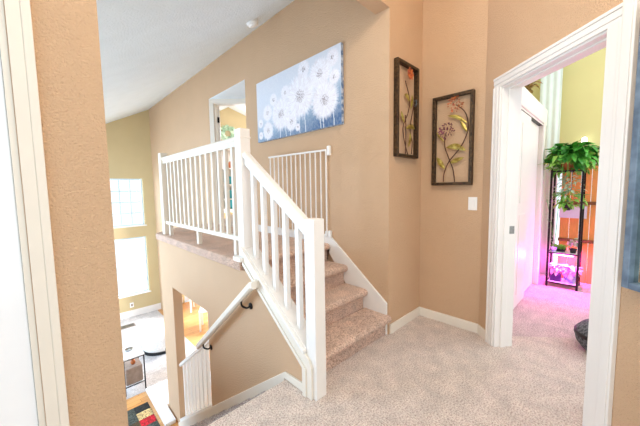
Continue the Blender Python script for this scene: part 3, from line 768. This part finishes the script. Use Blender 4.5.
t = thing('oval_dish', 'oval metal dish on top of the white side table', 'dish', (.88,5.33,tz1))
b = BM(); lathe(b, [(.03,.0005),(.05,.01),(.058,.022),(.054,.022),(.045,.010),(.02,.006)], (.88,5.33,tz1), 24); obj('bowl', b, 'steel', t, smooth=True)
# ottoman
t = thing('round_ottoman', 'round white boucle ottoman with black base ring', 'ottoman', (1.58,6.22,F+.006))
oc = (1.58,6.22,F+.006); R_ = .35
b = BM(); lathe(b, [(R_*.9,.05),(R_*.97,.08),(R_,.16),(R_,.26),(R_*.97,.34),(R_*.88,.385),(R_*.6,.41),(.02,.42)], oc, 48); obj('cushion', b, 'fluffy', t, smooth=True)
b = BM(); lathe(b, [(R_*.92,.0),(R_*.94,.0),(R_*.94,.049),(R_*.85,.049)], oc, 48); obj('base_ring', b, 'black', t)
# patchwork rug
rb = BM(); lay = rb.loops.layers.float_color.new('Col'); cols = {'k':srgb(36,40,40),'g':srgb(72,80,74),'t':srgb(206,182,128),'r':srgb(190,30,44),'w':srgb(120,126,118),'o':srgb(90,74,50)}
patt = ["kgkkgk", "kgkgkt", "kogkgk", "gkkogk", "kkgkrk"]
rx0, rx1, ry0, ry1 = .0, .955, 3.93, 4.70
N_ = 60; cell = 1/6
rndr = random.Random(3)
for i in range(N_):
    for j in range(48):
        x0, x1 = rx0+(rx1-rx0)*i/N_, rx0+(rx1-rx0)*(i+1)/N_; y0, y1 = ry0+(ry1-ry0)*j/48, ry0+(ry1-ry0)*(j+1)/48
        ci = int((rx1-x1+1e-6)/.16); cj = int((ry1-y1+1e-6)/.16)
        ch = patt[cj % 5][ci % 6]
        if ci == 1 and cj == 1: ch = 'g'
        if ci == 0 and cj in (1,): ch = 't'
        if ci == 0 and cj == 2: ch = 'r'
        if ci == 0 and cj == 0: ch = 'k'
        c = cols[ch]; k = .35+1.0*rndr.random(); vs = [rb.verts.new(p) for p in ((x0,y0,F+.008),(x1,y0,F+.008),(x1,y1,F+.008),(x0,y1,F+.008))]
        fc = rb.faces.new(vs)
        for l in fc.loops: l[lay] = (min(1,c[0]*k), min(1,c[1]*k), min(1,c[2]*k), 1)
bmesh.ops.remove_doubles(rb, verts=rb.verts, dist=1e-5)
t = thing('patchwork_rug', 'dark patchwork rug with tan and red squares on the oak floor', 'rug', (.47,4.3,F))
obj('pile', rb, 'rug', t)
b = BM(); box(b, rx0-.004, rx1+.004, ry0-.004, ry1+.004, F+.0005, F+.0075); obj('backing', b, 'black', t)
# white low platform
t = thing('white_platform', 'low glossy white panelled platform at the foot of the stair wall', 'platform', (1.06,4.5,F))
b = BM(); prismZ(b, [(1.0,4.0),(1.13,4.0),(1.13,4.375),(1.9,4.375),(1.9,4.98),(1.0,4.98)], F+.0005, F+.05); obj('body', b, 'gloss', t, bevel=.004)
b = BM(); prismZ(b, [(1.035,4.03),(1.11,4.03),(1.11,4.40),(1.86,4.40),(1.86,4.94),(1.035,4.94)], F+.0505, F+.056); obj('top_panel', b, 'gloss', t, bevel=.002)
# white slat-back chairs in the dining area
def chair(label, x, y, rz, name='dining_chair'):
    t = thing(name, label, 'chair', (0,0,0), 'white chairs in the dining area')
    b = BM(); box(b, -.2, .2, -.2, .2, .43, .46); obj('seat', b, 'white', t, bevel=.006)
    for sx_ in (-.18, .18):
        b = BM(); box(b, sx_-.018, sx_+.018, -.198, -.162, 0, .43); obj('leg', b, 'white', t)
        b = BM(); box(b, sx_-.018, sx_+.018, .162, .198, 0, .43); obj('leg', b, 'white', t)
    b = BM()
    for sx_ in (-.18, .18): box(b, sx_-.018, sx_+.018, .165, .195, .46, .98)
    for i in range(5): x_ = -.12+.06*i; box(b, x_-.009, x_+.009, .172, .188, .5, .93)
    box(b, -.162, .162, .165, .195, .93, .98); obj('backrest', b, 'white', t)
    t.location = (x, y, F); t.rotation_euler = (0, 0, rz)
    return t
chair('white slat-back dining chair by the far glass door, upper of the two', 2.87, 7.55, 2.6)
chair('white slat-back dining chair nearer the stair wall opening', 2.62, 6.35, -.5)

# unseen left side of the living room: wide window added for the daylight fill
b = BM(); box(b, -2.6, -2.5, 1.62, 8.3, F, -1.1); box(b, -2.6, -2.5, 1.62, 3.2, -1.1, 2.2); box(b, -2.6, -2.5, 7.2, 8.3, -1.1, 2.2)
struct('wall_living_side', b, 'wall_far')
f = BM()
for y_ in (3.2, 4.5, 5.83, 7.14): box(f, -2.58, -2.52, y_, y_+.06, -1.1, 2.2)
box(f, -2.58, -2.52, 3.26, 7.14, -1.1, -1.04)
struct('window_added', f, 'vinyl')

# ------------------------------------------------------------------ loft niche with angled door
A0 = Vector((2.15, 4.84)); AD = Vector((.7071, -.7071)); AN = Vector((.7071, .7071))
def aw(s, n, z): p = A0+AD*s+AN*n; return (p.x, p.y, z)
def abox(bm, s0, s1, n0, n1, z0, z1): return prism(bm, [aw(s0,n0,z0), aw(s1,n0,z0), aw(s1,n1,z0), aw(s0,n1,z0)], (0,0,z1-z0))
b = BM(); abox(b, .90, 1.68, 0, .12, LOFT, 3.2); abox(b, .09, .90, 0, .12, 2.755, 3.2); abox(b, .0, .09, .0, .12, LOFT, 3.2)
box(b, 2.27, 3.5, 3.53, N_Y0, LOFT-.2, 3.2)
struct('wall_niche', b, 'wall')
b = BM(); prismZ(b, [(2.155,3.65),(3.34,3.65),(2.155,4.835)], N_Z-.003, N_Z+.05); struct('ceiling_niche', b, 'ceil')
b = BM(); abox(b, .015, .09, -.018, 0, LOFT, 2.745); abox(b, .90, .975, -.018, 0, LOFT, 2.745); abox(b, .015, .975, -.018, 0, 2.745, 2.812)
abox(b, .09, .105, 0, .13, LOFT, 2.755); abox(b, .885, .90, 0, .13, LOFT, 2.755); abox(b, .105, .885, 0, .13, 2.735, 2.755)
struct('trim_niche_door', b, 'cream', bevel=.003)
# the open door leaf seen edge-on inside
b = BM(); p = Vector(aw(.115,.14,0)); beam(b, p+Vector((0,0,LOFT+.01+1.0)), p+Vector((.335,.68,LOFT+.01+1.0)), .035, 1.98, (0,0,1))
d5 = struct('door_5', b, 'white')
for z in (2.50, 1.75, 1.0):
    b = BM(); beam(b, (p.x+.0-.018,p.y-.02,z-.045), (p.x-.018,p.y-.02,z+.045), .03, .03, (1,0,0)); obj('hinge', b, 'metal', d5)
# room beyond: gable wall facing the doorway
g0 = Vector((3.75, 7.25)); gd = Vector((.886, -.463)); gn = Vector((.463,.886))
def gw(s, n, z): q_ = g0+gd*s+gn*n; return (q_.x, q_.y, z)
b = BM(); prism(b, [gw(-.7,0,LOFT),gw(2.6,0,LOFT),gw(2.6,0,2.3),gw(.0,0,3.47),gw(-.7,0,3.12)], (gn.x*.1,gn.y*.1,0)); struct('wall_loft_room', b, 'wall_far')
b = BM(); prism(b, [gw(-.7,0,3.12),gw(.0,0,3.47),gw(2.6,0,2.3),gw(2.6,0,2.38),gw(.0,0,3.55),gw(-.7,0,3.2)], (-gn.x*2.0,-gn.y*2.0,0)); struct('ceiling_loft_room', b, 'ceil')
t = thing('leaf_wreath', 'pale green round wreath high on the wall seen through the loft door', 'wreath', gw(-.03,-.06,2.78))
b = BM(); ring = [gw(-.03+.15*math.cos(a_), -.05, 2.78+.15*math.sin(a_)) for a_ in [2*PI*i/24 for i in range(25)]]
tube(b, ring, .02, 8); obj('ring', b, 'stem', t)
b = BM(); rnd = random.Random(77)
for i in range(320):
    a_ = rnd.uniform(0, 2*PI); r_ = .13+rnd.uniform(-.06,.05)
    p_ = Vector(gw(-.03+r_*math.cos(a_), -.06, 2.78+r_*math.sin(a_)))
    out = Vector((gd.x*math.cos(a_+rnd.uniform(-1,1)), gd.y*math.cos(a_+rnd.uniform(-1,1)), math.sin(a_+rnd.uniform(-1,1))))-Vector((gn.x,gn.y,0))*.4
    leaf(b, p_, out, (-gn.x,-gn.y,0), rnd.uniform(.05,.09), .035, .2)
obj('leaves', b, 'leafp', t)
def gbox(bm, s0, s1, n0, n1, z0, z1): return prism(bm, [gw(s0,n0,z0), gw(s1,n0,z0), gw(s1,n1,z0), gw(s0,n1,z0)], (0,0,z1-z0))
t = thing('bookcase', 'white bookcase glimpsed between the loft balusters', 'bookcase', gw(.1,-.18,LOFT))
b = BM(); gbox(b, -.30, -.27, -.34, -.02, LOFT, 2.36); gbox(b, .57, .60, -.34, -.02, LOFT, 2.36); gbox(b, -.27, .57, -.04, -.02, LOFT, 2.36); gbox(b, -.27, .57, -.34, -.04, 2.33, 2.36); gbox(b, -.27, .57, -.34, -.04, LOFT, LOFT+.08)
obj('case', b, 'white', t)
SZ = [1.06, 1.43, 1.84]
for z in SZ:
    b = BM(); gbox(b, -.27, .57, -.33, -.04, z, z+.025); obj('shelf', b, 'white', t)
for lab, z, h, m_, s0 in (('teal fabric box on the bottom bookcase shelf', LOFT+.08, .26, 'teal', -.1), ('teal fabric box on the lower-middle bookcase shelf', SZ[0]+.025, .22, 'teal', -.16), ('teal fabric box on the upper-middle bookcase shelf', SZ[1]+.025, .2, 'teal', -.12), ('brown ceramic pot on the top bookcase shelf', SZ[2]+.025, .18, 'amber', -.08)):
    if m_ == 'teal':
        b = BM(); gbox(b, s0, s0+.28, -.30, -.08, z+.001, z+h); o = obj('storage_box', b, m_, base=gw(s0+.14,-.19,z), bevel=.01); tag(o, lab, 'box')
    else:
        b = BM(); lathe(b, [(.05,.001),(.09,.06),(.08,.13),(.045,.17),(.05,.18)], gw(s0+.1,-.19,z), 20); o = obj('ceramic_pot', b, m_, base=gw(s0+.1,-.19,z), smooth=True); tag(o, lab, 'pot')

# unseen ceiling lamp added to light the hall (above and behind the camera)
t = thing('added_ceiling_lamp', 'unseen round ceiling lamp added to light the hall', 'lamp', (.9,.1,3.5))
b = BM(); lathe(b, [(.02,-.06),(.14,-.05),(.17,-.02),(.17,-.001)], (.9,.1,3.5), 28); obj('shade', b, 'plastic', t, smooth=True)

def light(name, kind, loc, energy, col=(1,1,1), size=.3, rot=None, size_y=None):
    l = bpy.data.lights.new(name, kind); l.energy = energy; l.color = col
    if kind == 'AREA':
        l.size = size
        if size_y: l.shape = 'RECTANGLE'; l.size_y = size_y
    elif kind == 'POINT': l.shadow_soft_size = size
    o = bpy.data.objects.new(name, l); C.objects.link(o); o.location = loc
    if rot: o.rotation_euler = rot
    return o
light('hall_fill_light', 'POINT', (.9, .1, 3.2), 72, (1, .86, .70), .2)  # warm fill added for the hall
light('living_side_fill', 'AREA', (-2.75, 5.2, .5), 430, (.48, .72, 1), 4.0, (0, -PI/2, 0), 3.0)  # cool area light added to brighten the stair wall from the unseen side
light('dining_fill_light', 'POINT', (3.4, 6.2, -.3), 330, (1, .98, .95), .3)  # fill added to brighten the dining floor, no fixture
light('bedroom_fill_light', 'POINT', (4.2, -.8, 2.6), 55, (1, .97, .95), .3)  # added fill for the bedroom, stands for no visible lamp
light('loft_room_fill_light', 'POINT', (3.6, 6.2, 2.6), 40, (.88, .94, 1), .2)  # added fill in the room behind the loft door, without a fixture
light('grow_lamp_light', 'AREA', (4.8, .45, .40), 20, (1, .05, .75), .2)
light('grow_lamp_front_light', 'POINT', (4.60, .45, .38), 22, (1, .06, .75), .05)

light('far_window_daylight', 'AREA', (1.3, 8.7, .2), 120, (.66, .83, 1), 1.3, (-PI/2, 0, 0), 3.2)

# world: bright overcast sky
w = bpy.data.worlds.new('sky'); sc.world = w; w.use_nodes = True
bg = w.node_tree.nodes['Background']; bg.inputs['Color'].default_value = (.86, .94, 1, 1); bg.inputs['Strength'].default_value = 1.6

# ------------------------------------------------------------------ camera
cam = bpy.data.cameras.new('camera'); co = bpy.data.objects.new('camera', cam); C.objects.link(co)
cam.sensor_width = 36; cam.lens = 290/640*36; cam.clip_start = .02; cam.clip_end = 200
az, pit, rol = math.radians(44.2), math.radians(4.76), math.radians(-.913)
hd = Vector((math.sin(az), math.cos(az), 0)); rt = Vector((math.cos(az), -math.sin(az), 0)); zz = Vector((0,0,1))
fwd = hd*math.cos(pit)-zz*math.sin(pit); up = hd*math.sin(pit)+zz*math.cos(pit)
r2 = rt*math.cos(rol)+up*math.sin(rol); u2 = -rt*math.sin(rol)+up*math.cos(rol)
mm = Matrix((r2, u2, -fwd)).transposed().to_4x4(); mm.translation = Vector((0,0,1.3)); co.matrix_world = mm
sc.camera = co
sc.view_settings.view_transform = 'Standard'; sc.view_settings.look = 'None'; sc.view_settings.gamma = 1
sc.view_settings.use_curve_mapping = False; sc.view_settings.exposure = -0.15
try:
    sc.cycles.use_denoising = True; sc.cycles.max_bounces = 8; sc.cycles.diffuse_bounces = 6; sc.cycles.transparent_max_bounces = 12
    sc.cycles.sample_clamp_indirect = 8
except Exception: pass
